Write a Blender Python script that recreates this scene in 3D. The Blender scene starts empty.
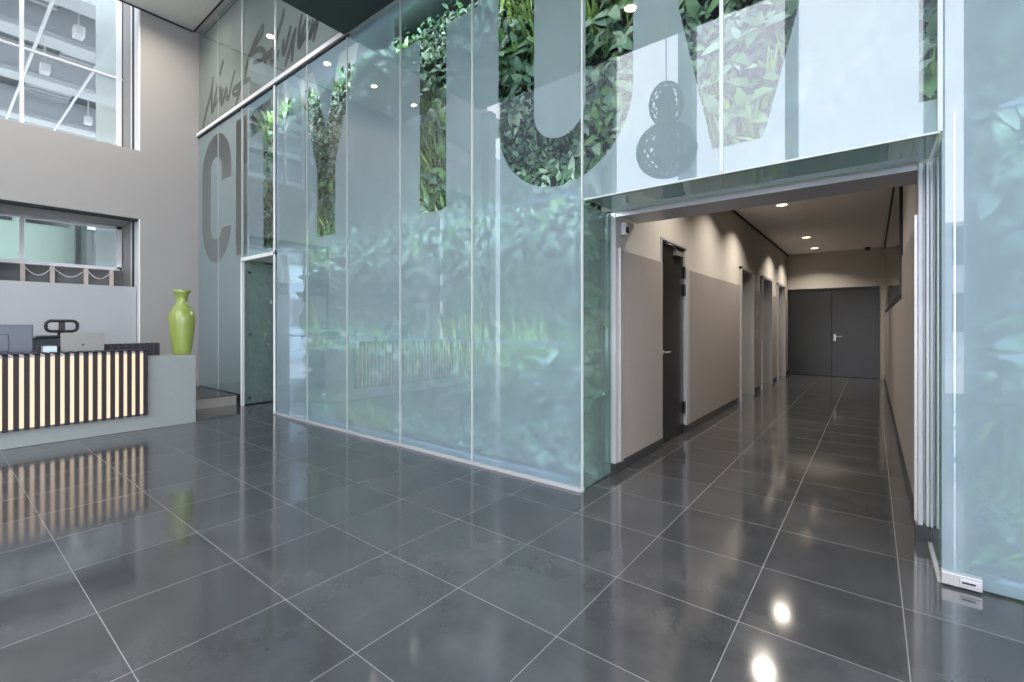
import bpy, bmesh, math, random
from mathutils import Vector, geometry as mgeo
random.seed(7)
C = bpy.context.scene.collection
S = bpy.context.scene
PI = math.pi

# ------------------------------------------------------------------ camera, sky, exposure
cam_d = bpy.data.cameras.new('camera'); cam = bpy.data.objects.new('camera', cam_d); C.objects.link(cam)
cam_d.sensor_width = 36.0; cam_d.lens = 36.0*460/1024; cam_d.shift_y = -16/1024; cam_d.clip_start = 0.05; cam_d.clip_end = 500
cam.location = (0, 0, 1.36); cam.rotation_euler = (PI/2, 0, math.radians(38.1))
S.camera = cam
W = bpy.data.worlds.new('world'); S.world = W; W.use_nodes = True
wn, wl = W.node_tree.nodes, W.node_tree.links
bg = wn['Background']; bg.inputs['Strength'].default_value = 2.0
tc = wn.new('ShaderNodeTexCoord'); nz = wn.new('ShaderNodeTexNoise'); rp = wn.new('ShaderNodeValToRGB')
nz.inputs['Scale'].default_value = 2.2; nz.inputs['Detail'].default_value = 4
rp.color_ramp.elements[0].position = .35; rp.color_ramp.elements[0].color = (.80, .87, 1.0, 1)
rp.color_ramp.elements[1].position = .7; rp.color_ramp.elements[1].color = (.96, .97, 1.0, 1)
wl.new(tc.outputs['Generated'], nz.inputs['Vector']); wl.new(nz.outputs['Fac'], rp.inputs['Fac']); wl.new(rp.outputs['Color'], bg.inputs['Color'])
S.view_settings.view_transform = 'Standard'; S.view_settings.look = 'None'
S.view_settings.exposure = 1.4; S.view_settings.gamma = 1.0; S.view_settings.use_curve_mapping = False
S.cycles.use_denoising = True
S.cycles.max_bounces = 10; S.cycles.transparent_max_bounces = 24; S.cycles.diffuse_bounces = 5; S.cycles.glossy_bounces = 5
S.cycles.sample_clamp_indirect = 6.0
S.cycles.caustics_reflective = False; S.cycles.caustics_refractive = True

# ------------------------------------------------------------------ materials
def newmat(name):
    m = bpy.data.materials.new(name); m.use_nodes = True
    n = m.node_tree.nodes; l = m.node_tree.links
    return m, n, l, n['Principled BSDF']
def mat(name, col, rough=.5, metal=0, var=.06, scale=6, spec=.5, bump=0, coat=0):
    m, n, l, b = newmat(name)
    b.inputs['Roughness'].default_value = rough; b.inputs['Metallic'].default_value = metal
    b.inputs['Specular IOR Level'].default_value = spec; b.inputs['Coat Weight'].default_value = coat
    t = n.new('ShaderNodeTexCoord'); z = n.new('ShaderNodeTexNoise'); z.inputs['Scale'].default_value = scale; z.inputs['Detail'].default_value = 5
    x = n.new('ShaderNodeMix'); x.data_type = 'RGBA'
    x.inputs[6].default_value = (*[c*(1-var) for c in col], 1); x.inputs[7].default_value = (*[min(1, c*(1+var)) for c in col], 1)
    l.new(t.outputs['Object'], z.inputs['Vector']); l.new(z.outputs['Fac'], x.inputs[0]); l.new(x.outputs[2], b.inputs['Base Color'])
    if bump:
        bp = n.new('ShaderNodeBump'); bp.inputs['Strength'].default_value = bump; bp.inputs['Distance'].default_value = .01
        l.new(z.outputs['Fac'], bp.inputs['Height']); l.new(bp.outputs['Normal'], b.inputs['Normal'])
    return m
def emis(name, col, strength):
    m, n, l, b = newmat(name)
    b.inputs['Base Color'].default_value = (*col, 1); b.inputs['Emission Color'].default_value = (*col, 1)
    b.inputs['Emission Strength'].default_value = strength
    return m
M = {}
M['plaster'] = mat('grey_plaster', (.33, .318, .31), .75, scale=3, var=.03)
M['darkplaster'] = mat('dark_grey_render', (.2, .2, .2), .8)
M['panelgrey'] = mat('light_grey_panel', (.40, .41, .43), .6, var=.02)
M['ceil'] = mat('ceiling_paint', (.84, .82, .80), .8, var=.02)
M['gap'] = mat('dark_slot_and_shade', (.03, .03, .03), .8)  # near-black: paints shade along ceiling edges, also colours the real dark slots
M['slab'] = mat('dark_green_soffit', (.03, .045, .045), .35, var=.1)
M['cream'] = mat('cream_corridor_paint', (.47, .445, .415), .7, var=.02)
M['corrceil'] = mat('corridor_ceiling_paint', (.85, .81, .79), .8, var=.02)
M['mauve'] = mat('mauve_wall_panel', (.29, .26, .25), .45, var=.03)
M['skirt'] = mat('dark_skirting_tile', (.035, .036, .04), .25)
M['steel'] = mat('brushed_steel', (.58, .57, .57), .32, .65, var=.05, scale=30)
M['lilac'] = mat('satin_grey_metal', (.5, .49, .52), .4, .3, var=.03)
M['white'] = mat('white_metal', (.8, .8, .82), .35, var=.02)
M['alu'] = mat('pale_aluminium', (.54, .54, .56), .35, .4, var=.03)
M['seam'] = mat('clear_silicone', (.42, .47, .46), .4, var=.04)
M['doorblack'] = mat('black_lacquered_door', (.012, .011, .011), .34, var=.1)
M['doormetal'] = mat('dark_metal_door', (.045, .044, .043), .3, .6, var=.12, scale=1.5)
M['black'] = mat('black_plastic', (.015, .015, .017), .45)
M['slat'] = mat('dark_aubergine_slat', (.022, .016, .022), .4, spec=.25)
M['counter'] = mat('grey_counter_stone', (.25, .275, .27), .4, var=.05, scale=14)
M['plinth'] = mat('grey_step_riser', (.3, .28, .265), .6)
M['lit'] = emis('warm_lit_panel', (1.0, .76, .50), .36); M['lit'].node_tree.nodes['Principled BSDF'].inputs['Base Color'].default_value = (.22, .19, .16, 1)
M['lamp'] = emis('downlight_lens', (1.0, .76, .5), 1.8)
M['strip'] = emis('grow_light_strip', (.95, 1, .97), .4)  # glow of the fill strips added behind the glass
M['vase'] = mat('lime_ceramic_glaze', (.26, .32, .07), .22, var=.12, scale=9, coat=.4)
M['silver'] = mat('satin_silver', (.24, .235, .225), .45, .4)
M['bluehousing'] = mat('slate_blue_plastic', (.06, .07, .10), .2, var=.15, scale=2)
M['mesh'] = mat('dark_mesh_fabric', (.04, .045, .055), .8)
M['screen'] = mat('glossy_dark_screen', (.05, .045, .042), .05, spec=1.0)
M['script'] = mat('grey_lettering_film', (.06, .063, .058), .8, spec=.1)
M['pendant'] = mat('dark_wicker', (.02, .022, .025), .7)
M['plantback'] = mat('dark_planting_felt', (.012, .02, .014), .9)
M['atrium'] = mat('atrium_grey', (.28, .30, .31), .6)
M['beam'] = mat('white_beam_paint', (.7, .74, .78), .5)
M['mint'] = mat('mint_cladding', (.42, .56, .5), .45)
M['tealpane'] = mat('pale_teal_pane', (.5, .62, .64), .2)
M['darkfacade'] = mat('dark_facade_glass', (.06, .08, .085), .12, var=.2)
M['rose'] = mat('pale_rose_post', (.66, .55, .5), .5)
M['colgrey'] = mat('blue_grey_column', (.22, .25, .28), .6)
M['build'] = mat('pale_office_cladding', (.62, .65, .7), .6)
M['ground'] = mat('paving', (.6, .59, .57), .8)
for i, c in enumerate([(.07, .16, .06), (.12, .25, .07), (.26, .38, .09), (.10, .20, .13), (.24, .34, .24), (.045, .10, .06)]):
    M['leaf%d' % i] = mat('leaf_green', c, .42, var=.35, scale=9, spec=.6)

def floor_mat():
    m, n, l, b = newmat('dark_polished_tile')
    t = n.new('ShaderNodeTexCoord'); s = n.new('ShaderNodeSeparateXYZ'); l.new(t.outputs['Object'], s.inputs[0])
    def mth(op, a, v=None):
        k = n.new('ShaderNodeMath'); k.operation = op
        if hasattr(a, 'node'): l.new(a, k.inputs[0])
        else: k.inputs[0].default_value = a
        if v is not None:
            if hasattr(v, 'node'): l.new(v, k.inputs[1])
            else: k.inputs[1].default_value = v
        return k.outputs[0]
    ds, cells = [], []
    for ax, off in ((0, .19), (1, .835)):
        q = mth('SUBTRACT', mth('DIVIDE', s.outputs[ax], .6), off)
        cells.append(mth('FLOOR', q))
        fr = mth('FRACT', q)
        ds.append(mth('MINIMUM', fr, mth('SUBTRACT', 1.0, fr)))
    line = mth('LESS_THAN', mth('MINIMUM', ds[0], ds[1]), .0034)
    cmb = n.new('ShaderNodeCombineXYZ'); l.new(cells[0], cmb.inputs[0]); l.new(cells[1], cmb.inputs[1])
    wh = n.new('ShaderNodeTexWhiteNoise'); l.new(cmb.outputs[0], wh.inputs['Vector'])
    nz = n.new('ShaderNodeTexNoise'); nz.inputs['Scale'].default_value = 3.5; nz.inputs['Detail'].default_value = 8; nz.inputs['Roughness'].default_value = .65
    l.new(t.outputs['Object'], nz.inputs['Vector'])
    r = n.new('ShaderNodeValToRGB'); r.color_ramp.elements[0].position = .3; r.color_ramp.elements[0].color = (.036, .038, .042, 1)
    r.color_ramp.elements[1].position = .75; r.color_ramp.elements[1].color = (.066, .068, .072, 1)
    l.new(nz.outputs['Fac'], r.inputs['Fac'])
    hv = n.new('ShaderNodeHueSaturation'); l.new(r.outputs['Color'], hv.inputs['Color'])
    l.new(mth('ADD', .85, mth('MULTIPLY', wh.outputs['Value'], .3)), hv.inputs['Value'])
    x = n.new('ShaderNodeMix'); x.data_type = 'RGBA'; l.new(line, x.inputs[0]); l.new(hv.outputs['Color'], x.inputs[6]); x.inputs[7].default_value = (.17, .17, .17, 1)
    l.new(x.outputs[2], b.inputs['Base Color'])
    l.new(mth('ADD', mth('MULTIPLY', nz.outputs['Fac'], .07), mth('ADD', .06, mth('MULTIPLY', line, .4))), b.inputs['Roughness'])
    b.inputs['Specular IOR Level'].default_value = .9
    return m
M['floor'] = floor_mat()

def glass_mat():
    m, n, l, b = newmat('reflective_clear_glass'); n.remove(b); out = n['Material Output']
    t = n.new('ShaderNodeBsdfTransparent'); t.inputs['Color'].default_value = (.95, .985, .985, 1)
    g = n.new('ShaderNodeBsdfGlossy'); g.inputs['Roughness'].default_value = .003; g.inputs['Color'].default_value = (.95, .97, 1, 1)
    ge = n.new('ShaderNodeNewGeometry'); dt = n.new('ShaderNodeVectorMath'); dt.operation = 'DOT_PRODUCT'
    l.new(ge.outputs['Normal'], dt.inputs[0]); l.new(ge.outputs['Incoming'], dt.inputs[1])
    def mt(op, a, b_):
        k = n.new('ShaderNodeMath'); k.operation = op
        for i, q in enumerate((a, b_)):
            if hasattr(q, 'node'): l.new(q, k.inputs[i])
            else: k.inputs[i].default_value = q
        return k.outputs[0]
    ab = mt('ABSOLUTE', dt.outputs['Value'], 0)
    fac = mt('ADD', .105, mt('MULTIPLY', .7, mt('POWER', mt('SUBTRACT', 1.0, ab), 4.5)))
    x = n.new('ShaderNodeMixShader'); l.new(fac, x.inputs[0]); l.new(t.outputs[0], x.inputs[1]); l.new(g.outputs[0], x.inputs[2]); l.new(x.outputs[0], out.inputs['Surface'])
    return m
def clear_mat(name, col):
    m, n, l, b = newmat(name); n.remove(b)
    t = n.new('ShaderNodeBsdfTransparent'); t.inputs['Color'].default_value = (*col, 1)
    l.new(t.outputs[0], n['Material Output'].inputs['Surface'])
    return m
def frost_mat(name, dif, tint, fac, rough):
    m, n, l, b = newmat(name); n.remove(b)
    d = n.new('ShaderNodeBsdfDiffuse'); d.inputs['Color'].default_value = (*dif, 1)
    tr = n.new('ShaderNodeBsdfTranslucent'); tr.inputs['Color'].default_value = (*dif, 1)
    r = n.new('ShaderNodeBsdfRefraction'); r.inputs['Color'].default_value = (*tint, 1); r.inputs['Roughness'].default_value = rough; r.inputs['IOR'].default_value = 1.13
    a = n.new('ShaderNodeMixShader'); a.inputs[0].default_value = .25
    l.new(d.outputs[0], a.inputs[1]); l.new(tr.outputs[0], a.inputs[2])
    x = n.new('ShaderNodeMixShader'); x.inputs[0].default_value = fac
    l.new(a.outputs[0], x.inputs[1]); l.new(r.outputs[0], x.inputs[2]); l.new(x.outputs[0], n['Material Output'].inputs['Surface'])
    return m
M['glass'] = glass_mat()
M['clear'] = clear_mat('clear_glass_edge', (.94, .98, .97))
M['frost'] = frost_mat('frosted_blue_film', (.60, .665, .73), (.86, .91, 1), .63, .105)
M['frostpale'] = frost_mat('frosted_pale_film', (.50, .56, .59), (.9, .97, 1), .3, .15)
M['frostgreen'] = frost_mat('frosted_green_film', (.36, .43, .42), (.85, .95, .93), .6, .12)
M['frostgrey'] = frost_mat('frosted_grey_film', (.42, .44, .415), (.9, .95, .92), .3, .25)

# ------------------------------------------------------------------ mesh helpers
class MB:
    def __init__(s): s.v = []; s.f = []; s.m = []
    def add(s, vs, fs, mi=0):
        o = len(s.v); s.v += [tuple(v) for v in vs]; s.f += [tuple(i+o for i in f) for f in fs]; s.m += [mi]*len(fs); return s
    def box(s, x0, x1, y0, y1, z0, z1, mi=0, face=None):
        x0, x1 = min(x0, x1), max(x0, x1); y0, y1 = min(y0, y1), max(y0, y1); z0, z1 = min(z0, z1), max(z0, z1)
        vs = [(x, y, z) for z in (z0, z1) for y in (y0, y1) for x in (x0, x1)]
        fs = [(0, 2, 3, 1), (4, 5, 7, 6), (0, 1, 5, 4), (2, 6, 7, 3), (0, 4, 6, 2), (1, 3, 7, 5)]  # -z +z -y +y -x +x
        o = len(s.v); s.v += vs
        for k, f in enumerate(fs):
            s.f.append(tuple(i+o for i in f)); s.m.append(face.get(k, mi) if face else mi)
        return s
    def tube(s, pts, r, n=10, mi=0, cap=True):
        pts = [Vector(p) for p in pts]; rs = r if isinstance(r, (list, tuple)) else [r]*len(pts)
        rings = []
        up = Vector((0, 0, 1))
        for i, p in enumerate(pts):
            d = (pts[min(i+1, len(pts)-1)]-pts[max(i-1, 0)]).normalized()
            a = d.cross(up)
            if a.length < .05: a = d.cross(Vector((1, 0, 0)))
            a.normalize(); b = d.cross(a)
            rings.append([p+(a*math.cos(2*PI*k/n)+b*math.sin(2*PI*k/n))*rs[i] for k in range(n)])
        vs = [v for rg in rings for v in rg]; fs = []
        for i in range(len(pts)-1):
            for k in range(n): fs.append((i*n+k, i*n+(k+1) % n, (i+1)*n+(k+1) % n, (i+1)*n+k))
        if cap: fs.append(tuple(range(n))[::-1]); fs.append(tuple((len(pts)-1)*n+k for k in range(n)))
        return s.add(vs, fs, mi)
    def lathe(s, prof, cx=0, cy=0, n=32, mi=0):
        vs = []; fs = []
        for (r, z) in prof:
            for k in range(n): vs.append((cx+r*math.cos(2*PI*k/n), cy+r*math.sin(2*PI*k/n), z))
        for i in range(len(prof)-1):
            for k in range(n): fs.append((i*n+k, i*n+(k+1) % n, (i+1)*n+(k+1) % n, (i+1)*n+k))
        fs.append(tuple(range(n))[::-1]); fs.append(tuple((len(prof)-1)*n+k for k in range(n)))
        return s.add(vs, fs, mi)
    def prism(s, poly, y0, y1, mi=0):   # poly in x,z
        n = len(poly)
        vs = [(x, y0, z) for x, z in poly]+[(x, y1, z) for x, z in poly]
        fs = [tuple(range(n)), tuple(range(2*n-1, n-1, -1))]+[(i, i+n, (i+1) % n+n, (i+1) % n) for i in range(n)]
        return s.add(vs, fs, mi)
    def build(s, name, mats, parent=None, bevel=0, smooth=False, fix=True):
        me = bpy.data.meshes.new(name); me.from_pydata(s.v, [], s.f)
        ms = mats if isinstance(mats, (list, tuple)) else [mats]
        for m in ms: me.materials.append(m)
        me.polygons.foreach_set('material_index', s.m)
        if fix:
            b = bmesh.new(); b.from_mesh(me); bmesh.ops.recalc_face_normals(b, faces=b.faces); b.to_mesh(me); b.free()
        if smooth: me.polygons.foreach_set('use_smooth', [True]*len(me.polygons))
        me.update()
        o = bpy.data.objects.new(name, me); C.objects.link(o)
        if bevel:
            bv = o.modifiers.new('bevel', 'BEVEL'); bv.width = bevel; bv.segments = 2; bv.limit_method = 'ANGLE'
        if parent:
            o.parent = parent
            o.location = [-parent.location[i] for i in range(3)] if not parent.get('_local') else (0, 0, 0)
        return o
def tag(o, label, cat, group=None):
    o['label'] = label; o['category'] = cat
    if group: o['group'] = group
    return o
def struct(o, **k): o['kind'] = 'structure'; return o
def thing(name, label, cat, loc, group=None):
    o = bpy.data.objects.new(name, None); C.objects.link(o); o.location = loc; o.empty_display_size = .1
    return tag(o, label, cat, group)
def dup(root, delta, label, group=None):
    r = root.copy(); C.objects.link(r); r.location = Vector(root.location)+Vector(delta); r['label'] = label
    if group: r['group'] = group
    for ch in root.children:
        c = ch.copy(); C.objects.link(c); c.parent = r
        for g in ch.children:
            d = g.copy(); C.objects.link(d); d.parent = c
    return r

# ------------------------------------------------------------------ large structure
GY = 3.3            # glass plane
XL = -10.4          # left wall plane
struct(MB().box(-11.7, 6, -6, 17, -.2, 0).build('floor', M['floor']))
struct(MB().box(-70, 60, -70, 60, -.4, -.21).build('ground', M['ground']))
wl_ = MB()
for (y0, y1, z0, z1) in ((2.39, 3.95, 0, 9.3), (-3.1, .55, 0, 9.3), (-5.3, -4.5, 0, 9.3), (.55, 2.39, 3.27, 4.5), (-4.5, -3.1, 5.6, 7.07), (-4.5, -3.1, 0, .3)):
    wl_.box(-11.75, XL, y0, y1, z0, z1)
struct(wl_.build('wall_left', M['plaster']))
struct(MB().box(XL, -4.46, -1.7, 3.24, 7.07, 7.3).build('ceiling', M['ceil']))
struct(MB().box(-11.75, -5.3, 3.2, 3.95, 7.10, 7.3).build('ceiling_groove', M['ceil']))
struct(MB().box(XL, -5.3, 3.21, 3.235, 7.06, 7.07).build('trim_groove_painted_shade', M['gap']))  # dark strip painting the shade of the gap at the glass
struct(MB().box(XL, XL+.02, .3, 3.2, 7.045, 7.07).build('trim_ceiling_painted_shadow', M['gap']))  # dark strip painted as the shadow where wall meets ceiling
struct(MB().box(-5.26, 4.5, .75, GY-.03, 5.03, 5.45).box(-5.26, 4.5, GY+.06, 3.95, 5.03, 5.45).build('floor_mezzanine', [M['slab']]))
struct(MB().box(-9.0, -5.26, 3.9, 4.0, 4.99, 7.1).build('wall_upper_recess', M['panelgrey']))
# wall behind the camera: full-height openings between solid bays
wb = MB()
for (x0, x1) in ((-11.7, -10.03), (-9.59, -5.62), (-3.83, -3.46), (-1.51, -1.28), (.77, 1.05), (1.33, 2.6)):
    wb.box(x0, x1, -5.3, -5.0, 0, 8.5 if x1 < -10 else 12)
struct(wb.build('wall_back', M['colgrey']))
struct(MB().box(-7.1, -1.97, 3.868, 3.9, 0, 5.03).box(-1.97, -1.86, 3.868, 3.9, 2.4, 5.03).build('wall_behind_planting', M['darkplaster']))
struct(MB().box(.41, 2.4, 3.9, 4.0, 0, 5.03).box(1.95, 2.05, GY+.05, 3.9, 0, 5.03).build('wall_door_sky_block', M['plaster']))  # unseen walls added to stop sky light coming through behind the door
struct(MB().box(XL, -9.0, 3.95, 4.05, 0, 7.07).build('wall_behind_glass', M['darkplaster']))

# corridor
cw = MB(); X0, X1 = -1.96, -1.86
segs = [(3.97, 5.08), (5.92, 8.88), (10.0, 10.85), (12.05, 12.9), (14.1, 14.8)]
opens = [(5.08, 5.92, 2.33), (8.88, 10.0, 2.4), (10.85, 12.05, 2.4), (12.9, 14.1, 2.4)]
for y0, y1 in segs: cw.box(X0-.2, X1, y0, y1, 0, 3.3)
for y0, y1, z in opens: cw.box(X0-.2, X1, y0, y1, z, 3.3)
struct(cw.build('wall_corridor_left', M['cream']))
struct(MB().box(.245, .40, 3.97, 15.1, 0, 3.3).build('wall_corridor_right', M['cream']))
struct(MB().box(-2.16, .35, 14.8, 14.9, 2.32, 3.3).box(-2.3, .4, 14.9, 15.1, 0, 3.3).box(-2.16, -1.82, 14.8, 15.1, 0, 2.32).box(.1, .35, 14.8, 15.1, 0, 2.32).build('wall_corridor_end', M['cream']))
struct(MB().box(-2.16, .40, 3.9, 15.1, 3.3, 3.5).build('ceiling_corridor', M['corrceil']))
sg = MB().box(-1.86, -1.835, 4.4, 14.8, 3.275, 3.3).box(.22, .245, 4.4, 14.8, 3.275, 3.3)
struct(sg.build('trim_corridor_painted_shadow', M['gap']))  # dark strips painting the shadow lines along the corridor ceiling edges
for y0, y1 in segs:
    struct(MB().box(-1.86, -1.845, y0+.0, y1, .1, 2.06).build('trim_wall_panel', M['mauve']))
    struct(MB().box(-1.86, -1.842, y0, y1, 0, .1).build('baseboard_left', M['skirt']))
struct(MB().box(.235, .245, 3.97, 14.8, .1, 2.06).build('trim_wall_panel', M['mauve']))
struct(MB().box(.23, .245, 3.97, 14.8, 0, .1).build('baseboard_right', M['skirt']))

# portal frame of the corridor
hd = MB().box(-1.84, .225, 3.87, 3.93, 2.34, 2.385).box(-1.84, .245, 3.93, 4.36, 2.365, 2.385)
struct(hd.build('trim_portal_header', M['lilac']))
struct(MB().box(-1.86, .24, 3.865, 3.985, 2.375, 3.5).build('wall_over_portal', M['cream']))
fr = MB().box(-1.94, -1.905, 3.86, 3.97, .1, 2.38).box(-1.885, -1.835, 3.86, 3.99, .1, 2.38).box(-1.91, -1.88, 3.90, 3.97, .1, 2.38)
struct(fr.build('trim_portal_left', M['alu'], bevel=.004))
fr = MB().box(.225, .25, 3.86, 3.99, .1, 2.38).box(.262, .28, 3.86, 3.97, .1, 2.38).box(.248, .264, 3.9, 3.97, .1, 2.38)
struct(fr.build('trim_portal_right', M['alu'], bevel=.004))
struct(MB().box(-1.95, -1.83, 3.85, 4.0, 0, .1).build('baseboard_portal_left', M['skirt']))
struct(MB().box(.215, .285, 3.85, 4.0, 0, .1).build('baseboard_portal_right', M['skirt']))
for side, x0, x1 in (('left', -1.852, -1.82), ('right', .212, .236)):
    struct(MB().box(x0, x1, 3.94, 4.0, .1, 2.07).build('trim_corner_plate_'+side, M['steel']))

# ------------------------------------------------------------------ glass wall
def letter_C(x0, x1, z0, z1, t, gap0, gap1, n=24):
    r = (x1-x0)/2; cx = (x0+x1)/2; ri = r-t
    outer = [(x1, gap1)]+[(cx+r*math.cos(a), z1-r+r*math.sin(a)) for a in [PI*k/n for k in range(n+1)]]
    outer += [(cx+r*math.cos(a), z0+r+r*math.sin(a)) for a in [PI+PI*k/n for k in range(n+1)]]+[(x1, gap0)]
    inner = [(x1-t, gap0)]+[(cx+ri*math.cos(a), z0+r+ri*math.sin(a)) for a in [2*PI-PI*k/n for k in range(n+1)]]
    inner += [(cx+ri*math.cos(a), z1-r+ri*math.sin(a)) for a in [PI-PI*k/n for k in range(n+1)]]+[(x1-t, gap1)]
    return outer+inner
def letter_U(x0, x1, z0, z1, t, n=24):
    r = (x1-x0)/2; cx = (x0+x1)/2; ri = r-t
    return [(x0, z1)]+[(cx+r*math.cos(a), z0+r+r*math.sin(a)) for a in [PI+PI*k/n for k in range(n+1)]]+[(x1, z1), (x1-t, z1)] + \
        [(cx+ri*math.cos(a), z0+r+ri*math.sin(a)) for a in [2*PI-PI*k/n for k in range(n+1)]]+[(x0+t, z1)]
ZB, ZT = 2.56, 4.88
letters = [
    letter_C(-10.22, -8.86, 2.52, ZT, .42, 3.12, 3.98),
    [(-8.66, ZB), (-8.22, ZB), (-8.22, ZT), (-8.66, ZT)],
    [(-7.62, ZB), (-7.2, ZB), (-7.2, 4.46), (-6.74, 4.46), (-6.74, ZT), (-8.06, ZT), (-8.06, 4.46), (-7.62, 4.46)],
    [(-5.99, ZB), (-5.54, ZB), (-5.54, 3.5), (-5.0, ZT), (-5.44, ZT), (-5.765, 3.98), (-6.09, ZT), (-6.53, ZT), (-5.99, 3.5)],
    [(-3.87, ZB), (-3.46, ZB), (-3.46, 4.46), (-3.02, 4.46), (-3.02, ZT), (-4.31, ZT), (-4.31, 4.46), (-3.87, 4.46)],
    letter_U(-2.76, -1.43, 2.54, ZT, .41),
    [(-.86, ZB), (-.55, ZB), (.03, ZT), (-.42, ZT), (-.70, 3.5), (-.92, ZT), (-1.36, ZT)],
    [(.196, ZB), (.62, ZB), (.62, ZT), (.196, ZT)],
]
def inside(p, poly):
    c = False; n = len(poly)
    for i in range(n):
        (xa, za), (xb, zb) = poly[i], poly[i-1]
        if (za > p[1]) != (zb > p[1]) and p[0] < (xb-xa)*(p[1]-za)/(zb-za)+xa: c = not c
    return c
def film_mesh(x0, x1, z0, z1, y0, y1, m, parent):      # a thin sheet with the letter shapes left open
    hits = [L for L in letters if max(p[0] for p in L) > x0 and min(p[0] for p in L) < x1 and 4.9 < z1 < 5.06]
    vs = [Vector(p) for p in ((x0, z0), (x1, z0), (x1, z1), (x0, z1))]; es = [(0, 1), (1, 2), (2, 3), (3, 0)]
    for L in hits:
        o = len(vs); vs += [Vector(p) for p in L]; es += [(o+i, o+(i+1) % len(L)) for i in range(len(L))]
    ov, oe, of, _, _, _ = mgeo.delaunay_2d_cdt(vs, es, [], 0, 1e-5)
    tris = []
    for f in of:
        cx = sum(ov[i].x for i in f)/len(f); cz = sum(ov[i].y for i in f)/len(f)
        if x0 < cx < x1 and z0 < cz < z1 and not any(inside((cx, cz), L) for L in hits): tris.append(f)
    n = len(ov); mb = MB(); cnt = {}
    for f in tris:
        for i in range(len(f)): cnt[(f[i], f[(i+1) % len(f)])] = 1
    fs = [tuple(f) for f in tris]+[tuple(i+n for i in reversed(f)) for f in tris]
    fs += [(b_, a_, a_+n, b_+n) for (a_, b_) in cnt if (b_, a_) not in cnt]
    mb.add([(v.x, y0, v.y) for v in ov]+[(v.x, y1, v.y) for v in ov], fs)
    return mb.build('frosted_film', m, parent)
def pane(label, x0, x1, z0, z1, film='frost', y=GY, cat='glass partition', group=None):
    g = .005
    t = thing('glass_partition', label, cat, ((x0+x1)/2, y, z0), group)
    MB().box(x0+g, x1-g, y, y+.012, z0, z1, 1, {2: 0}).build('glass_sheet', [M['glass'], M['clear']], t)
    film_mesh(x0+g, x1-g, z0+.003, z1-.003, y+.0135, y+.0155, M[film], t)
    return t
TOP = 5.03
pane('frosted glass pane beside the grey wall with the left half of the tall letter C', -10.395, -9.41, .175, TOP, 'frostpale')
pane('narrow frosted pane left of the small doorway with the letter I', -9.41, -8.38, 0.175, TOP, 'frostpale')
pane('short frosted glass pane above the small green doorway with most of the first letter T', -8.38, -7.19, 2.46, TOP)
pane('frosted glass pane right of the small doorway under the end of a T', -7.19, -6.24, 0, TOP)
pane('frosted glass pane carrying most of the tall letter Y', -6.24, -5.25, 0, TOP)
pane('plain frosted glass pane between the letter Y and the second letter T', -5.25, -4.19, 0, TOP)
pane('frosted glass pane with the second letter T in it', -4.19, -3.085, 0, TOP)
pane('widest frosted glass pane left of the corridor with the curve of the letter U', -3.085, -1.863, 0, TOP)
pane('frosted glass pane over the left half of the corridor entrance reflecting a lamp', -1.863, -.80, 2.38, TOP)
pane('frosted glass pane over the right half of the corridor entrance reflecting white sky', -.80, .28, 2.38, TOP)
ug = 'upper glass panes'
for x0, x1, lb in ((-10.395, -9.41, 'upper glass pane against the grey wall with the first script letters'), (-9.41, -8.38, 'upper glass pane with the end of the short script word'),
                   (-8.38, -7.19, 'upper glass pane with the start of the long script word'), (-7.19, -6.24, 'upper glass pane with the end of the long script word'),
                   (-6.24, -5.27, 'upper glass pane touching the dark soffit edge')):
    pane(lb, x0, x1, 5.09, 7.06, 'frostgrey')
# glazed door leaf standing right of the corridor
dr = struct(thing('door_7', 'tall frosted glass door leaf on a metal corner fitting right of the corridor', 'door', (.285, GY, 0)))
MB().box(.285, 1.75, GY, GY+.012, .012, TOP, 1, {2: 0}).build('glass_sheet', [M['glass'], M['clear']], dr)
MB().box(.287, 1.748, GY+.0135, GY+.0155, .012, TOP).build('frosted_film', M['frost'], dr)
pf = MB().box(.283, .435, GY-.022, GY+.035, .012, .075).build('patch_fitting', M['steel'], dr, bevel=.003)
MB().box(.352, .428, GY-.026, GY-.02, .028, .06).build('cover_plate', M['alu'], pf, bevel=.002)
pf.children[0].location = (0, 0, 0)
MB().box(.36, .41, GY-.028, GY-.025, .038, .047).build('lock_slot', M['black'], dr)
# bottom channel, rail, seams, portal edges
struct(MB().box(-7.19, -1.863, GY-.02, GY+.04, 0, .026).build('trim_glass_channel', M['alu']))
struct(MB().box(.27, .29, GY+.02, 3.86, 0, .012).build('trim_floor_track', M['alu']))
struct(MB().box(XL, -5.2, GY-.035, GY+.03, 5.035, 5.10).build('trim_rail', M['white'], bevel=.006))
struct(MB().box(XL, -5.2, GY-.02, GY+.02, 5.015, 5.03).build('trim_rail_gasket', M['black']))
struct(MB().box(-5.27, 2, GY-.02, GY+.03, 5.03, 5.10).build('trim_rail_right', M['alu']))
for k, (x, z0, z1, w) in enumerate(((-9.41, .175, 7.06, .006), (-8.38, 0.0, 7.06, .022), (-7.19, 0, 7.06, .02), (-6.24, 0, 7.06, .008), (-5.25, 0, 5.03, .007), (-4.19, 0, 5.03, .007), (-3.085, 0, 5.03, .008), (-.80, 2.38, 5.03, .012), (.28, 2.38, 5.03, .01))):
    struct(MB().box(x-w, x+w, GY-.004, GY+.014, max(z0, .03), z1).build('trim_seam', M['seam']))
struct(MB().box(-1.871, -1.857, GY-.004, GY+.014, .0, 5.03).build('trim_seam_corner', M['seam']))
struct(MB().box(-1.863, .28, GY-.004, GY+.016, 2.372, 2.384).build('trim_portal_edge', M['seam']))
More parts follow.
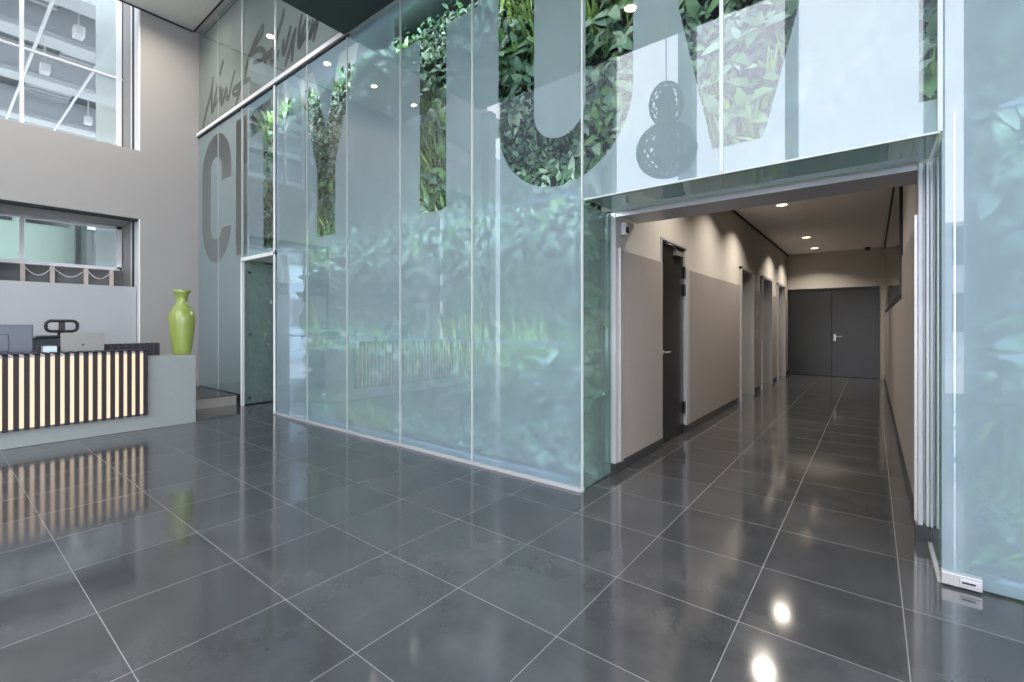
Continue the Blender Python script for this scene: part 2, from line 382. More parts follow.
# glass returns round the corridor entrance
def ret(name, label, b, film, fb, face):
    t = thing(name, label, 'glass partition', ((b[0]+b[1])/2, b[2], b[4]))
    MB().box(*b, 1, {face: 0}).build('glass_sheet', [M['glass'], M['clear']], t)
    MB().box(*fb).build('frosted_film', M[film], t)
    return t
ret('glass_partition', 'green glass side panel on the left cheek of the corridor entrance', (-1.873, -1.863, 3.32, 3.86, .012, 2.36), 'frostgreen', (-1.877, -1.875, 3.32, 3.86, .012, 2.36), 5)
ret('glass_partition', 'narrow glass side panel on the right cheek of the corridor entrance', (.28, .29, 3.35, 3.86, .012, 2.36), 'frostgreen', (.292, .294, 3.35, 3.86, .012, 2.36), 4)
ret('glass_partition', 'green glass soffit panel spanning the top of the corridor entrance', (-1.86, .275, 3.32, 3.86, 2.385, 2.395), 'frostgreen', (-1.86, .275, 3.32, 3.86, 2.397, 2.399), 0)
# small doorway on the left
struct(MB().box(-8.40, -8.36, GY-.02, GY+.03, 0, 2.46).box(-7.21, -7.17, GY-.02, GY+.04, 0, 5.03).box(-8.40, -7.17, GY-.02, GY+.04, 2.43, 2.49).box(-8.36, -7.21, 3.34, 4.0, 2.45, 2.47).build('trim_doorway_frame', M['white'], bevel=.003))
rt = ret('door_8', 'green glass panel with black studs inside the small left doorway', (-8.36, -8.35, 3.34, 3.95, .02, 2.42), 'frostgreen', (-8.366, -8.364, 3.34, 3.95, .02, 2.42), 5)
rt['category'] = 'door'; struct(rt)
for yy in (3.40, 3.84):
    for zz in (.12, 1.2, 2.25):
        s_ = MB().tube([(-8.35, yy, zz), (-8.32, yy, zz)], .02, 12).build('stud', M['black'], rt)
struct(MB().box(-9.0, -7.0, 5.4, 5.5, 0, 2.6).box(-7.19, -7.1, 3.9, 5.4, 0, 2.6).box(-9, -8.37, 3.96, 4.1, 0, 2.46).build('wall_doorway_sky_block', M['plaster']))  # unseen walls added to keep sky light out of the small doorway

# script lettering on the upper glass (traced strokes, given real size on the pane)
F_, HZ = 460.0, 325.0; CA, SA = math.cos(math.radians(38.1)), math.sin(math.radians(38.1))
def on_glass(u, v):
    k = (u-512)/F_; dx, dy = -SA+k*CA, CA+k*SA; D = (GY-.004)/dy
    return (dx*D, 1.36+(HZ-v)/F_*D)
A = lambda pts: [on_glass(196+x/7.58, 50+y/7.58) for x, y in pts]
B = lambda pts: [on_glass(236+x/7.58, 0+y/7.58) for x, y in pts]
word1 = [[A([(35, 640), (70, 470), (105, 330), (122, 200)]), A([(120, 205), (112, 340), (116, 470), (140, 350), (158, 240)]), A([(172, 195), (188, 120), (203, 72)])],
         [A([(138, 430), (152, 380), (170, 310), (178, 290), (180, 340), (155, 430)])],
         [A([(200, 290), (188, 350), (186, 410), (205, 360), (222, 290), (225, 350), (238, 365), (260, 260), (288, 150)])],
         [A([(275, 340), (275, 300), (305, 275), (330, 280), (300, 330), (275, 340)]), A([(335, 225), (318, 320), (290, 432)])]]
word2 = [[B([(62, 620), (68, 520), (110, 370), (195, 180)]), B([(197, 180), (190, 250), (105, 400), (160, 370), (200, 380), (205, 410), (185, 450), (120, 470)]), B([(5, 640), (50, 620), (100, 590)])],
         [B([(245, 390), (220, 410), (212, 450), (235, 430), (262, 375), (255, 450), (275, 470)])],
         [B([(355, 60), (345, 130), (312, 245), (288, 360), (285, 460), (305, 420), (318, 370)])],
         [B([(352, 290), (348, 350), (355, 405), (385, 290), (408, 190)]), B([(445, 205), (425, 310), (415, 470)]), B([(440, 215), (405, 350), (362, 505)])],
         [B([(492, 100), (472, 220), (468, 320), (475, 350), (500, 290)])],
         [B([(532, 120), (500, 220), (490, 300), (515, 270), (550, 150)])],
         [B([(575, 140), (548, 290), (580, 200), (607, 165), (590, 250), (575, 312)])]]
def ribbon(mb, pts, w, y):
    n = len(pts); P = [Vector((p[0], p[1])) for p in pts]
    Q = []
    for i in range(n-1):
        for k in range(4):
            t = k/4; p0, p1, p2, p3 = P[max(i-1, 0)], P[i], P[i+1], P[min(i+2, n-1)]
            Q.append(.5*((2*p1)+(p2-p0)*t+(2*p0-5*p1+4*p2-p3)*t*t+(3*p1-p0-3*p2+p3)*t**3))
    Q.append(P[-1]); L, R = [], []
    for i, q in enumerate(Q):
        d = (Q[min(i+1, len(Q)-1)]-Q[max(i-1, 0)]).normalized(); nn = Vector((-d.y, d.x))
        ww = w*(.7+.4*math.sin(PI*i/(len(Q)-1)))
        L.append(q+nn*ww); R.append(q-nn*ww)
    for i in range(len(Q)-1):
        a, b, c, d = L[i], L[i+1], R[i+1], R[i]
        mb.prism([(a.x, a.y), (b.x, b.y), (c.x, c.y), (d.x, d.y)], y, y+.0003)
for wrd, lb in ((word1, 'short grey brush-script word on the upper glass next to the grey wall'), (word2, 'longer grey brush-script word on the upper glass left of the dark soffit')):
    t = thing('script_lettering', lb, 'lettering', (wrd[0][0][0][0], GY-.002, wrd[0][0][0][1]))
    for L_ in wrd:
        for k, st in enumerate(L_):
            mb = MB(); ribbon(mb, st, .046, GY+.0122+.00035*k); mb.build('letter_stroke', M['script'], t)

# ------------------------------------------------------------------ living wall
YB = 3.84
zones = [(-9.0, -8.44, 0.2, 4.98, 'narrow strip of living wall behind the glass left of the small doorway'), (-8.42, -7.22, 2.7, 4.98, 'living wall planting above the small left doorway'),
         (-7.06, -1.98, .05, 4.98, 'widest living wall of ferns and leaves behind the lettered glass left of the corridor'), (-1.96, .40, 2.68, 4.98, 'living wall planting above the corridor entrance'),
         (.50, 1.9, .05, 4.98, 'living wall planting behind the frosted door leaf right of the corridor')]
LF = {}
FILL_POWER = 5.0
lm = [M['leaf%d' % i] for i in range(6)]
def leaf(mb, p, d, nrm, ln, wd, mi, bend=.3):
    d = d.normalized(); s = d.cross(nrm).normalized(); nn = s.cross(d).normalized()
    if nn.y > 0: nn = -nn
    a = p; m1 = p+d*ln*.35+nn*ln*.08; m2 = p+d*ln*.7+nn*ln*(.08-bend*.25); tp = p+d*ln-nn*ln*bend*.5
    vs = [a, m1+s*wd*.5-nn*wd*.12*-1, m1, m1-s*wd*.5+nn*wd*.12, m2+s*wd*.38, m2, m2-s*wd*.38, tp]
    mb.add(vs, [(0, 1, 2), (0, 2, 3), (1, 4, 5, 2), (2, 5, 6, 3), (4, 7, 5), (5, 7, 6)], mi)
def plant(x, z, kind, mi):
    p = Vector((x, YB-.01, z))
    if kind == 'fern_foliage':
        for k in range(20):
            a = random.uniform(0, 2*PI); r = random.uniform(.4, 1)
            d = Vector((math.cos(a)*r, -random.uniform(.35, 1.0), math.sin(a)*r-.25))
            leaf(LF[kind], p, d, Vector((random.uniform(-.3, .3), -.6, 1)), random.uniform(.20, .36), random.uniform(.022, .04), mi if random.random() < .75 else 1, .8)
    elif kind == 'broadleaf_foliage':
        for k in range(11):
            a = random.uniform(0, 2*PI)
            b = p+Vector((random.uniform(-.09, .09), -random.uniform(.0, .16), random.uniform(-.09, .09)))
            d = Vector((math.cos(a), -random.uniform(.2, .9), math.sin(a)-.3))
            leaf(LF[kind], b, d, Vector((random.uniform(-.4, .4), -1, .5)), *random.choice(((.11, .06), (.14, .07), (.17, .085), (.20, .10))), mi if random.random() < .7 else random.choice((0, 3)), .4)
    else:
        for k in range(22):
            a = random.uniform(0, 2*PI)
            b = p+Vector((random.uniform(-.13, .13), -random.uniform(.0, .16), random.uniform(-.13, .13)))
            d = Vector((math.cos(a), -random.uniform(.2, .8), math.sin(a)-.3))
            leaf(LF[kind], b, d, Vector((random.uniform(-.5, .5), -1, .4)), random.uniform(.05, .11), random.uniform(.03, .05), mi if random.random() < .7 else 5, .3)
for x0, x1, z0, z1, lb in zones:
    LF = {k: MB() for k in ('broadleaf_foliage', 'fern_foliage', 'creeper_foliage')}
    lw = thing('living_wall', lb, 'plants', ((x0+x1)/2, YB, z0), 'living wall planting')
    MB().box(x0, x1, YB, YB+.02, z0, z1).build('backing_panel', M['plantback'], lw)
    nx = max(2, round((x1-x0)/.165)); nz_ = round((z1-z0)/.165)
    for i in range(nx):
        for j in range(nz_):
            x = x0+(i+.5+random.uniform(-.3, .3))*(x1-x0)/nx; z = z0+(j+.5+random.uniform(-.3, .3))*(z1-z0)/nz_
            x = min(max(x, x0+.09), x1-.09)
            q = math.sin(x*2.1+z*1.3)+math.sin(x*.9-z*2.2+1)+random.uniform(-1.1, 1.1)
            if q > .9: plant(x, z, 'fern_foliage', random.choice((1, 2, 2)))
            elif q > -.6: plant(x, z, 'broadleaf_foliage', random.choice((0, 1, 3, 4, 4)))
            else: plant(x, z, 'creeper_foliage', random.choice((0, 3, 4, 5)))
    for k, mb in LF.items():
        if mb.v: mb.build(k, lm, lw, smooth=True, fix=False)['kind'] = 'stuff'
# added fill lights: invented slim strips that brighten the planted cavity
WHERE = {4.97: 'at the top of', 2.46: 'mid-high before', 1.2: 'waist-high before', .07: 'along the foot of'}
STRIPS = [(-8.36, -7.22, 4.97, 'the planting above the small left doorway', 1), (-1.8, .25, 4.97, 'the planting above the corridor', 1)]
STRIPS += [(-7.0, -2.0, z, 'the widest living wall', e) for z, e in ((4.97, .7), (2.46, .55), (1.2, .45), (.07, .25))]
STRIPS += [(.5, 1.85, z, 'the planting right of the corridor', e) for z, e in ((4.97, 1), (2.46, .55), (1.2, .45), (.07, .25))]
for x0, x1, z, lb, en in STRIPS:
    lb = 'slim added fill light strip '+WHERE.get(z, 'at the foot of')+' '+lb; up = 1 if z < 3 else -1
    t = thing('grow_light', lb, 'light', ((x0+x1)/2, 3.35, z), 'added fill lights')
    MB().box(x0, x1, 3.335, 3.35, z-.012, z+.012).build('housing', M['white'], t)
    MB().box(x0+.02, x1-.02, 3.35, 3.353, z-.01, z+.01).build('diffuser', M['strip'], t)
    ld = bpy.data.lights.new('added_strip_light', 'AREA'); ld.shape = 'RECTANGLE'; ld.size = x1-x0; ld.size_y = .02; ld.energy = FILL_POWER*(x1-x0)*en; ld.color = (.86, .95, 1)
    lo = bpy.data.objects.new('added_strip_light', ld); C.objects.link(lo); lo.parent = t; lo.location = (0, .006, 0)
    lo.rotation_euler = (PI/2+(.25*up if z > 4 or z < 1 else 0), 0, 0)

# ------------------------------------------------------------------ left windows and what lies beyond
XW = -11.6
def window(n, z0, z1, transom):
    f = MB(); y0, y1 = .55, 2.39
    f.box(XW-.05, XW+.05, y1-.10, y1-.02, z0, z1).box(XW-.05, XW+.05, y0, y0+.05, z0, z1).box(XW-.04, XW+.04, 1.0, 1.055, z0, z1)
    f.box(XW-.05, XW+.05, y0, y1, z0, z0+.06).box(XW-.05, XW+.05, y0, y1, z1-.05, z1)
    if transom: f.box(XW-.02, XW+.03, y0, y1, transom, transom+.035)
    w = struct(f.build('window_%d' % n, M['white']))
    g = MB().box(XW-.006, XW, y0, y1, z0, z1).build('window_pane', clear_mat('clear_window_glass', (.93, .95, .95)), w)
    g2 = MB().box(XW-.03, XW-.02, 2.0, 2.3, z0+.06, z1-.05).build('window_pane', frost_mat('pale_teal_glass', (.80, .84, .84), (.95, .98, .98), .5, .15), w)
    return w
window(1, 4.5, 9.2, 6.15); window(2, 2.42, 3.27, None)
struct(MB().box(XW-.1, XW+.05, .55, 2.39, 0, 2.42).build('wall_window_apron', M['darkplaster']))
struct(MB().box(-10.66, -10.52, .55, 2.36, 0, 2.05).build('wall_lower_panel', M['panelgrey']))
for nme, z0, z1 in (('trim_jamb_upper', 4.5, 9.2), ('trim_jamb_lower', 0, 3.27)):
    struct(MB().box(-10.69, -10.398, 2.372, 2.392, z0, z1).build(nme, M['white']))
    struct(MB().box(-10.84, -10.69, 2.372, 2.392, z0, z1).build(nme+'_slot', M['gap']))
    struct(MB().box(-10.95, -10.84, 2.374, 2.392, z0, z1).build(nme+'_strip', M['white']))
struct(MB().box(-10.6, -10.42, .55, 2.37, 3.24, 3.268).build('trim_head_lower', M['gap']))
# cable rail below the lower window
rl = thing('cable_rail', 'low rail of pale posts and slack cables under the lower left window', 'rail', (-11.3, 1.4, 2.05))
for yy in (1.02, 1.38, 1.82, 2.18):
    MB().box(-11.42, -11.36, yy-.03, yy+.03, 2.08, 2.42).build('post', M['rose'], rl)
MB().box(-11.44, -11.34, .6, 2.3, 2.40, 2.43).build('top_bar', M['white'], rl)
for a in range(3):
    ya, yb = (1.02, 1.38, 1.82)[a], (1.38, 1.82, 2.18)[a]
    MB().tube([(-11.34, ya+(yb-ya)*t/8, 2.38-.16*math.sin(PI*t/8)) for t in range(9)], .008, 6).build('cable', M['white'], rl)
struct(MB().box(-11.42, -11.36, .56, 2.37, 2.05, 2.08).build('trim_rail_foot', M['darkplaster']))

# atrium outside
at = MB().box(-32, -12.2, -9, 14, 9.6, 9.9)
o = at.build('ceiling_atrium', M['atrium']); struct(o)
for i, xx in enumerate((-14.2, -16.6, -19.6, -23.4)):
    o = MB().box(xx-.12, xx+.12, -9, 14, 8.75, 9.59).box(xx-.32, xx+.32, -9, 14, 8.6, 8.74).build('roof_beam', M['beam'], bevel=.01)
    tag(o, ('nearest', 'second', 'third', 'farthest')[i]+' white beam under the atrium roof seen through the upper window', 'beam', 'white atrium beams')
for i, (xa, xb, yy) in enumerate(((-19.0, -17.2, 3.0), (-23.0, -20.2, 2.6), (-16.3, -14.6, 1.5))):
    lv = thing('louvre_bank', 'grey louvre bank under the atrium roof, '+('between the second and third beams', 'between the third and farthest beams', 'beside the nearest beam')[i], 'louvre', ((xa+xb)/2, yy, 8.9), 'atrium louvres')
    MB().box(xa, xb, yy-.6, yy+.6, 9.42, 9.6).build('frame', M['darkplaster'], lv)
    n = round((xb-xa)/.3)
    for k in range(n): MB().box(xa+(k+.2)*(xb-xa)/n, xa+(k+.6)*(xb-xa)/n, yy-.55, yy+.55, 9.3, 9.42).build('slat', M['beam'], lv)
for i, (yy, zz) in enumerate(((1.75, 8.4), (2.95, 8.5))):
    o = MB().tube([(-12.4, yy, 8.58), (-24, yy, 8.58)], .035, 8).build('tie_rod', M['white']); tag(o, ('left', 'right')[i]+' white tie rod crossing under the atrium beams', 'rod')
for i, (x, y) in enumerate(((-15.2, 2.3), (-18.1, 2.05), (-21.5, 3.5))):
    t = thing('flood_lamp', ('nearest', 'middle', 'farthest')[i]+' white boxy lamp hung under the atrium roof', 'lamp', (x, y, 8.2))
    MB().box(x-.16, x+.16, y-.1, y+.1, 8.35, 8.6).build('housing', M['white'], t, bevel=.03)
    MB().tube([(x, y, 8.6), (x, y, 9.6)], .02, 6).build('stem', M['white'], t)
def facade(label, x, y0, y1, z0, z1, wallm, floors, bays):
    t = thing('office_building', label, 'building', (x, (y0+y1)/2, z0))
    MB().box(x-3, x, y0, y1, z0, z1).build('wall', wallm, t)
    fh = (z1-z0)/floors
    for f in range(floors):
        w = MB()
        for b in range(bays):
            bw = (y1-y0)/bays; w.box(x, x+.04, y0+b*bw+.15, y0+(b+1)*bw-.15, z0+f*fh+.5*fh, z0+(f+1)*fh-.1)
        w.build('window_band', M['darkfacade'], t)
        MB().box(x, x+.18, y0, y1, z0+(f+1)*fh-.09, z0+(f+1)*fh+.03).build('ledge', M['beam'], t)
    return t
facade('mint green clad building across the atrium, left part of the lower window', -22, -6, 3.2, -.2, 6.4, M['mint'], 2, 7)
facade('dark glazed block across the atrium, right part of the lower window', -20.5, 3.3, 6.2, -.2, 6.2, M['darkfacade'], 4, 4)
facade('pale building end beside the dark block beyond the lower window', -21, 6.4, 14, -.2, 8.4, M['tealpane'], 3, 6)

# street side behind the camera (seen as a reflection in the glass)
def bfacade(label, x0, x1, y, h, floors, bays):
    t = thing('office_building', label, 'building', ((x0+x1)/2, y, -.2))
    MB().box(x0, x1, y-4, y, -.2, h).build('wall', M['build'], t)
    fh = h/floors
    for f in range(floors):
        w = MB(); bw = (x1-x0)/bays
        for b in range(bays): w.box(x0+b*bw+.2, x0+(b+1)*bw-.2, y, y+.05, f*fh+.35*fh, (f+1)*fh-.2)
        w.build('window_band', M['darkfacade'], t)
    return t
bfacade('low pale office block across the street, reflected beside the glass door', .5, 9, -22, 6.0, 2, 8)
bfacade('taller pale office block across the street, reflected in the plain panes', -44, -26, -24, 16, 6, 12)
cr = thing('lattice_crane', 'small white lattice mast and jib reflected above the corridor entrance', 'crane', (-4.2, -24, 0))
mb = MB()
for dx in (0, .7): mb.box(-4.2+dx, -4.08+dx, -24.06, -23.94, -.2, 8.2)
for k in range(9):
    mb.tube([(-4.15, -24, k*.9), (-3.45, -24, k*.9+.8)], .04, 6); mb.tube([(-3.45, -24, k*.9), (-4.15, -24, k*.9+.8)], .04, 6)
mb.build('mast', M['white'], cr)
MB().box(-5.2, -3.3, -24.06, -23.94, 8.1, 8.25).box(-5.2, -3.3, -24.06, -23.94, 8.6, 8.7).build('jib', M['white'], cr)

# pendant lamp hung from the mezzanine
pd = thing('pendant_lamp', 'dark openwork double-globe pendant reflected in the glass above the corridor', 'lamp', (-1.92, 1.2, 3.1))
def globe(cx, cy, cz, r, zs, n, nm):
    mb = MB()
    for k in range(n):
        a = 2*PI*k/n; pts = []
        for i in range(13):
            th = -PI/2+.12+(PI-.24)*i/12
            tw = a+.5*math.sin(th)
            pts.append((cx+r*math.cos(th)*math.cos(tw), cy+r*math.cos(th)*math.sin(tw), cz+r*zs*math.sin(th)))
        mb.tube(pts, [r*.045*(.4+math.cos(-PI/2+.12+(PI-.24)*i/12)) for i in range(13)], 6)
    for k in range(5):
        th = -1.0+.5*k; mb.tube([(cx+r*.97*math.cos(th)*math.cos(q*PI/12), cy+r*.97*math.cos(th)*math.sin(q*PI/12), cz+r*zs*.97*math.sin(th)) for q in range(25)], r*.05, 6)
    return mb.build(nm, M['pendant'], pd, smooth=True)
globe(-1.92, 1.2, 3.42, .33, .95, 22, 'lower_globe'); globe(-1.92, 1.2, 3.97, .19, 1.35, 16, 'upper_globe')
MB().lathe([(.05, 3.2), (.12, 3.3), (.14, 3.5), (.10, 3.75), (.1, 4.0), (.05, 4.15)], -1.92, 1.2, 20).build('inner_core', M['pendant'], pd, smooth=True)
MB().tube([(-1.92, 1.2, 4.2), (-1.92, 1.2, 5.03)], .006, 6).build('cord', M['black'], pd)

# ------------------------------------------------------------------ corridor fittings
dk = struct(MB().box(-1.93, -1.882, 5.085, 5.915, .008, 2.31).build('door_1', M['doorblack'], bevel=.002))
lh = MB().tube([(-1.882, 5.17, 1.05), (-1.842, 5.17, 1.05), (-1.837, 5.18, 1.05), (-1.837, 5.30, 1.05)], .009, 8).build('door_handle', M['steel'], dk)
MB().tube([(-1.882, 5.17, 1.05), (-1.874, 5.17, 1.05)], .026, 14).build('handle_rose', M['steel'], dk)
cl = MB().box(-1.882, -1.837, 5.52, 5.80, 2.19, 2.25).build('door_closer', M['silver'], dk, bevel=.004)
MB().tube([(-1.857, 5.56, 2.26), (-1.842, 5.40, 2.29), (-1.872, 5.22, 2.30)], .009, 6).build('closer_arm', M['silver'], dk)
for zz in (2.02, 1.80, .32):
    MB().tube([(-1.868, 5.905, zz-.075), (-1.868, 5.905, zz+.075)], .014, 10).build('hinge', M['black'], dk)
jm = MB().box(-1.96, -1.838, 5.918, 6.03, .1, 2.06).box(-2.03, -1.85, 5.05, 5.083, 0, 2.33).box(-2.03, -1.848, 5.05, 5.95, 2.315, 2.345)
struct(jm.build('trim_door_frame', [M['alu']], bevel=.003))
struct(MB().box(-1.96, -1.832, 5.915, 6.04, 0, .1).build('trim_door_block', M['skirt']))
for i, (y0, y1, z) in enumerate(opens[1:]):
    struct(MB().box(-2.14, -2.08, y0, (y0+y1)/2-.002, .005, z).box(-2.14, -2.08, (y0+y1)/2+.002, y1, .005, z).build('door_%d' % (i+2), M['steel']))
    struct(MB().box(-2.1, -1.815, y0, y0+.05, 0, z).box(-2.1, -1.815, y1-.05, y1, 0, z).box(-2.1, -1.815, y0, y1, z-.05, z).build('trim_lift_frame', M['steel'], bevel=.003))
for i, (yy, lb) in enumerate(((10.42, 'nearer'), (12.48, 'farther'))):
    t = thing('lift_call_station', lb+' steel lift call panel on the left corridor wall', 'lift controls', (-1.84, yy, 1.0))
    for zz in (1.08, 1.55):
        MB().box(-1.846, -1.838, yy-.05, yy+.05, zz, zz+.2).build('plate', M['steel'], t)
        MB().tube([(-1.838, yy, zz+.1), (-1.833, yy, zz+.1)], .016, 12).build('button', M['alu'], t)
# end double doors
for n, (x0, x1) in enumerate(((-1.82, -.862), (-.858, .10))):
    d5 = struct(MB().box(x0, x1, 14.83, 14.88, .004, 2.32).build('door_%d' % (5+n), M['doormetal'], bevel=.003))
    if n == 1:
        MB().tube([(-.79, 14.83, 1.06), (-.79, 14.77, 1.06), (-.78, 14.765, 1.06), (-.64, 14.765, 1.06)], .011, 8).build('door_handle', M['steel'], d5)
        MB().box(-.815, -.765, 14.822, 14.83, .94, 1.12).build('handle_plate', M['steel'], d5)
struct(MB().box(-1.86, -1.82, 14.78, 14.85, 0, 2.34).box(.09, .13, 14.78, 14.85, 0, 2.34).box(-1.86, .13, 14.78, 14.85, 2.31, 2.34).build('trim_end_door_frame', M['doormetal']))
# wall screen, sensors, downlights
sc = thing('wall_screen', 'long glossy dark glass panel mounted along the right corridor wall', 'screen', (.24, 9.8, 1.66))
MB().box(.222, .245, 6.2, 13.5, 1.64, 2.95).build('bezel', M['black'], sc, bevel=.004)
MB().box(.216, .223, 6.22, 13.48, 1.68, 2.93).build('display', M['screen'], sc)
sn = thing('motion_sensor', 'small white motion sensor under the portal header by the left wall', 'sensor', (-1.80, 4.03, 2.2))
MB().box(-1.845, -1.80, 3.995, 4.05, 2.20, 2.315).build('housing', M['white'], sn, bevel=.006)
MB().box(-1.80, -1.785, 4.0, 4.045, 2.215, 2.27).build('lens', M['black'], sn, bevel=.003)
dc = thing('security_camera', 'tiny black dome camera on the corridor ceiling before the end doors', 'camera', (-.1, 14.6, 3.27))
MB().lathe([(.02, 3.215), (.05, 3.235), (.06, 3.27), (.06, 3.3)], -.1, 14.5, 18).build('dome', M['black'], dc, smooth=True)
vt = thing('air_vent', 'flat grey round air vent in the corridor ceiling between the downlights', 'vent', (-1.18, 10.1, 3.29))
MB().lathe([(.11, 3.287), (.13, 3.3)], -1.18, 10.1, 24).build('plate', M['corrceil'], vt)
MB().lathe([(.05, 3.28), (.075, 3.287)], -1.18, 10.1, 24).build('diffuser', M['corrceil'], vt)
def downlight(x, y, z, label, power, group, col=(1, .92, .80), spot=2.7):
    t = thing('downlight', label, 'light', (x, y, z), group); t['_local'] = 1
    MB().lathe([(.075, -.001), (.078, -.012), (.095, -.010), (.10, 0)], 0, 0, 28).build('trim_ring', M['white'], t)
    MB().lathe([(.07, -.016), (.074, -.0125)], 0, 0, 28).build('lens', M['lamp'], t)
    ld = bpy.data.lights.new('bulb', 'AREA'); ld.shape = 'DISK'; ld.size = .2 if z < 4 else .11; ld.energy = power*.27; ld.color = col; ld.spread = spot
    lo = bpy.data.objects.new('bulb', ld); C.objects.link(lo); lo.parent = t; lo.location = (0, 0, -.02)
    return t
for yy, lb, pw in ((5.2, 'first', 34), (6.95, 'second', 38), (8.5, 'third', 50), (11.98, 'fourth', 50), (13.78, 'last', 50)):
    downlight(-1.15, yy, 3.3, lb+' round downlight along the corridor ceiling counted from the entrance', pw, 'corridor downlights', (1, .90, .76), 2.22)
for yy, lb in ((2.4, 'nearest the glass'), (1.2, 'second from the glass'), (0.0, 'third from the glass'), (-1.2, 'farthest from the glass')):
    downlight(-9.35, yy, 7.07, 'round downlight in the lobby ceiling, '+lb, 50, 'lobby ceiling downlights', (1, .9, .78))
for xx, lb in ((-2.2, 'over the U'), (-.7, 'over the corridor entrance')):
    downlight(xx, 1.58, 5.03, 'round downlight in the dark mezzanine soffit '+lb, 60, 'soffit downlights', (1, .9, .78))
for o in list(C.objects):
    if '_local' in o: del o['_local']

# ------------------------------------------------------------------ reception corner
st = MB().box(XL, -8.53, 2.60, GY-.03, 0, .165).build('platform_step', M['plinth']); tag(st, 'low grey step platform between the counter and the frosted glass', 'step')
MB().box(XL, -8.515, 2.585, GY-.03, .165, .175).build('tread', M['skirt'], st)
ds = thing('reception_desk', 'grey reception counter with backlit dark vertical slats on its front', 'desk', (-7.7, .8, 0))
poly = [(-7.45, -1.6), (-7.45, 2.335), (-8.22, 2.57), (-8.22, -1.6)]
mb = MB(); mb.add([(x, y, 0) for x, y in poly]+[(x, y, .93) for x, y in poly], [(3, 2, 1, 0), (4, 5, 6, 7), (0, 1, 5, 4), (1, 2, 6, 5), (2, 3, 7, 6), (3, 0, 4, 7)])
mb.build('counter_block', M['counter'], ds, bevel=.006)
Z0, Z1 = .195, 1.035
MB().box(-7.448, -7.42, -1.6, 1.77, Z0+.015, .934).build('light_box', M['slat'], ds)
MB().box(-7.78, -7.42, -1.6, 1.77, .935, Z1-.012).build('top_board', M['panelgrey'], ds)
pitch = .0815; y = 1.78-.045; i = 0
while y > -1.5 and i < 40:
    MB().box(-7.445, -7.385, y, y+.042, Z0, Z1).box(-7.78, -7.385, y, y+.042, Z1-.012, Z1+.004).build('slat', M['slat'], ds)
    MB().box(-7.42, -7.405, y-pitch+.044, y-.002, Z0+.02, Z1-.04).build('light_strip', M['lit'], ds)
    y -= pitch; i += 1
for k in range(16):
    yy = 2.06-k*.078
    MB().box(-8.15, -7.99, yy-.05, yy, .932, 1.105).build('rear_slat', M['slat'], ds)
MB().box(-8.14, -8.0, .85, 2.05, .932, 1.09).build('rear_ledge', M['black'], ds)

# vase
va = thing('floor_vase', 'tall lime green ceramic vase with flared neck on the counter end', 'vase', (-8.0, 2.33, .93))
prof = [(.108, .931), (.112, .94), (.128, 1.05), (.146, 1.2), (.16, 1.34), (.167, 1.43), (.162, 1.50), (.142, 1.56), (.108, 1.62), (.078, 1.68), (.07, 1.72), (.075, 1.77), (.095, 1.83), (.122, 1.872), (.112, 1.874), (.06, 1.78)]
MB().lathe(prof, -8.0, 2.33, 48).build('body', M['vase'], va, smooth=True)

# monitors
mo = thing('monitor', 'slate blue back of a desk monitor at the left end of the counter', 'monitor', (-7.95, .5, .93))
MB().box(-7.975, -7.94, .10, .80, .99, 1.365).build('housing', M['bluehousing'], mo, bevel=.008)
MB().box(-7.94, -7.925, .3, .6, 1.05, 1.25).build('back_cover', M['bluehousing'], mo, bevel=.006)
MB().box(-7.99, -7.975, .12, .78, 1.01, 1.345).build('display', M['screen'], mo)
MB().box(-7.96, -7.93, .42, .48, .94, 1.02).build('neck', M['silver'], mo)
MB().box(-8.06, -7.86, .33, .57, .932, .945).build('foot', M['silver'], mo, bevel=.003)
m2 = thing('monitor', 'silver back of a low monitor with a small round dot in the counter middle', 'monitor', (-7.9, 1.23, .93))
MB().box(-7.915, -7.885, 1.03, 1.44, 1.0, 1.262).build('housing', M['silver'], m2, bevel=.004)
MB().tube([(-7.886, 1.235, 1.11), (-7.881, 1.235, 1.11)], .012, 16).build('emblem_dot', M['black'], m2)
MB().box(-7.92, -7.914, 1.04, 1.43, 1.01, 1.25).build('display', M['screen'], m2)
MB().box(-7.91, -7.89, 1.2, 1.27, .94, 1.01).build('neck', M['silver'], m2)
MB().box(-7.98, -7.83, 1.13, 1.34, .932, .942).build('foot', M['silver'], m2)
tr = tag(MB().box(-7.98, -7.82, .87, .99, .933, 1.10).box(-7.975, -7.825, .875, .985, 1.10, 1.102).build('letter_tray', M['tealpane'], bevel=.003), 'small pale teal box between the two monitors on the counter', 'box')

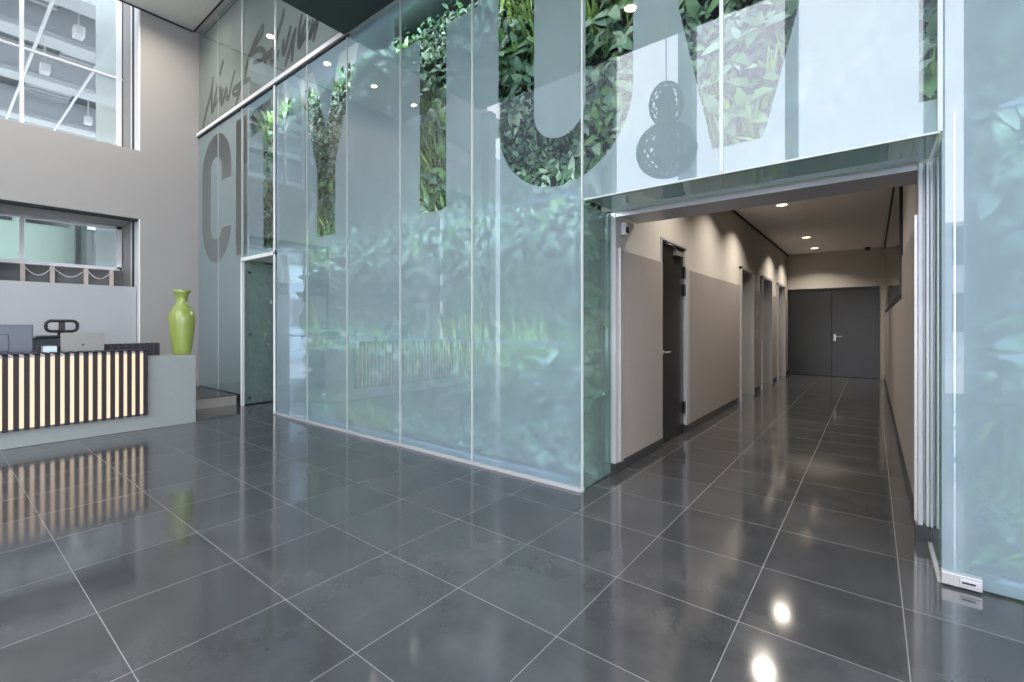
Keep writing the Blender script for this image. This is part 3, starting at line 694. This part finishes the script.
# office chair
CX, CY = -9.0, 1.15
ch = thing('office_chair', 'black mesh office chair with headrest behind the counter', 'chair', (CX, CY, 0))
mb = MB()
for k in range(5):
    a = 2*PI*k/5+.3; mb.tube([(CX, CY, .11), (CX+.3*math.cos(a), CY+.3*math.sin(a), .075)], [.03, .018], 8)
mb.build('star_base', M['black'], ch)
for k in range(5):
    a = 2*PI*k/5+.3; x, y_ = CX+.3*math.cos(a), CY+.3*math.sin(a)
    MB().tube([(x-.02, y_, .032), (x+.02, y_, .032)], .032, 14).build('castor', M['black'], ch)
MB().tube([(CX, CY, .1), (CX, CY, .44)], [.03, .025], 12).build('gas_column', M['steel'], ch)
MB().box(CX-.25, CX+.24, CY-.25, CY+.25, .44, .52).build('seat', M['mesh'], ch, bevel=.03)
mb = MB()
def rr(cy, cz, hw, hh, rad, x, n=6):
    pts = []
    for sx, sz, a0 in ((1, 1, 0), (-1, 1, PI/2), (-1, -1, PI), (1, -1, 1.5*PI)):
        for k in range(n+1):
            a = a0+PI/2*k/n; pts.append((x, cy+sx*(hw-rad)+rad*math.cos(a), cz+sz*(hh-rad)+rad*math.sin(a)))
    return pts+[pts[0]]
MB().tube(rr(CY-.0, .86, .25, .33, .1, CX-.27), .022, 8).build('back_frame', M['black'], ch)
MB().box(CX-.28, CX-.265, CY-.23, CY+.23, .55, 1.17).build('back_mesh', M['mesh'], ch)
MB().tube(rr(CY+.07, 1.345, .165, .075, .06, CX-.24), .021, 8).build('headrest_frame', M['black'], ch)
MB().box(CX-.25, CX-.235, CY+.035, CY+.105, 1.29, 1.40).build('headrest_clip', M['black'], ch, bevel=.01)
MB().tube([(CX-.28, CY, .5), (CX-.34, CY+.02, .9), (CX-.3, CY+.05, 1.2), (CX-.26, CY+.07, 1.33)], .025, 10).build('spine', M['black'], ch)
for s_ in (-1, 1):
    MB().tube([(CX, CY+s_*.24, .47), (CX, CY+s_*.30, .5), (CX, CY+s_*.30, .68)], .016, 8).build('armrest_post', M['black'], ch)
    MB().box(CX-.13, CX+.13, CY+s_*.30-.04, CY+s_*.30+.04, .68, .71).build('armrest_pad', M['black'], ch, bevel=.01)
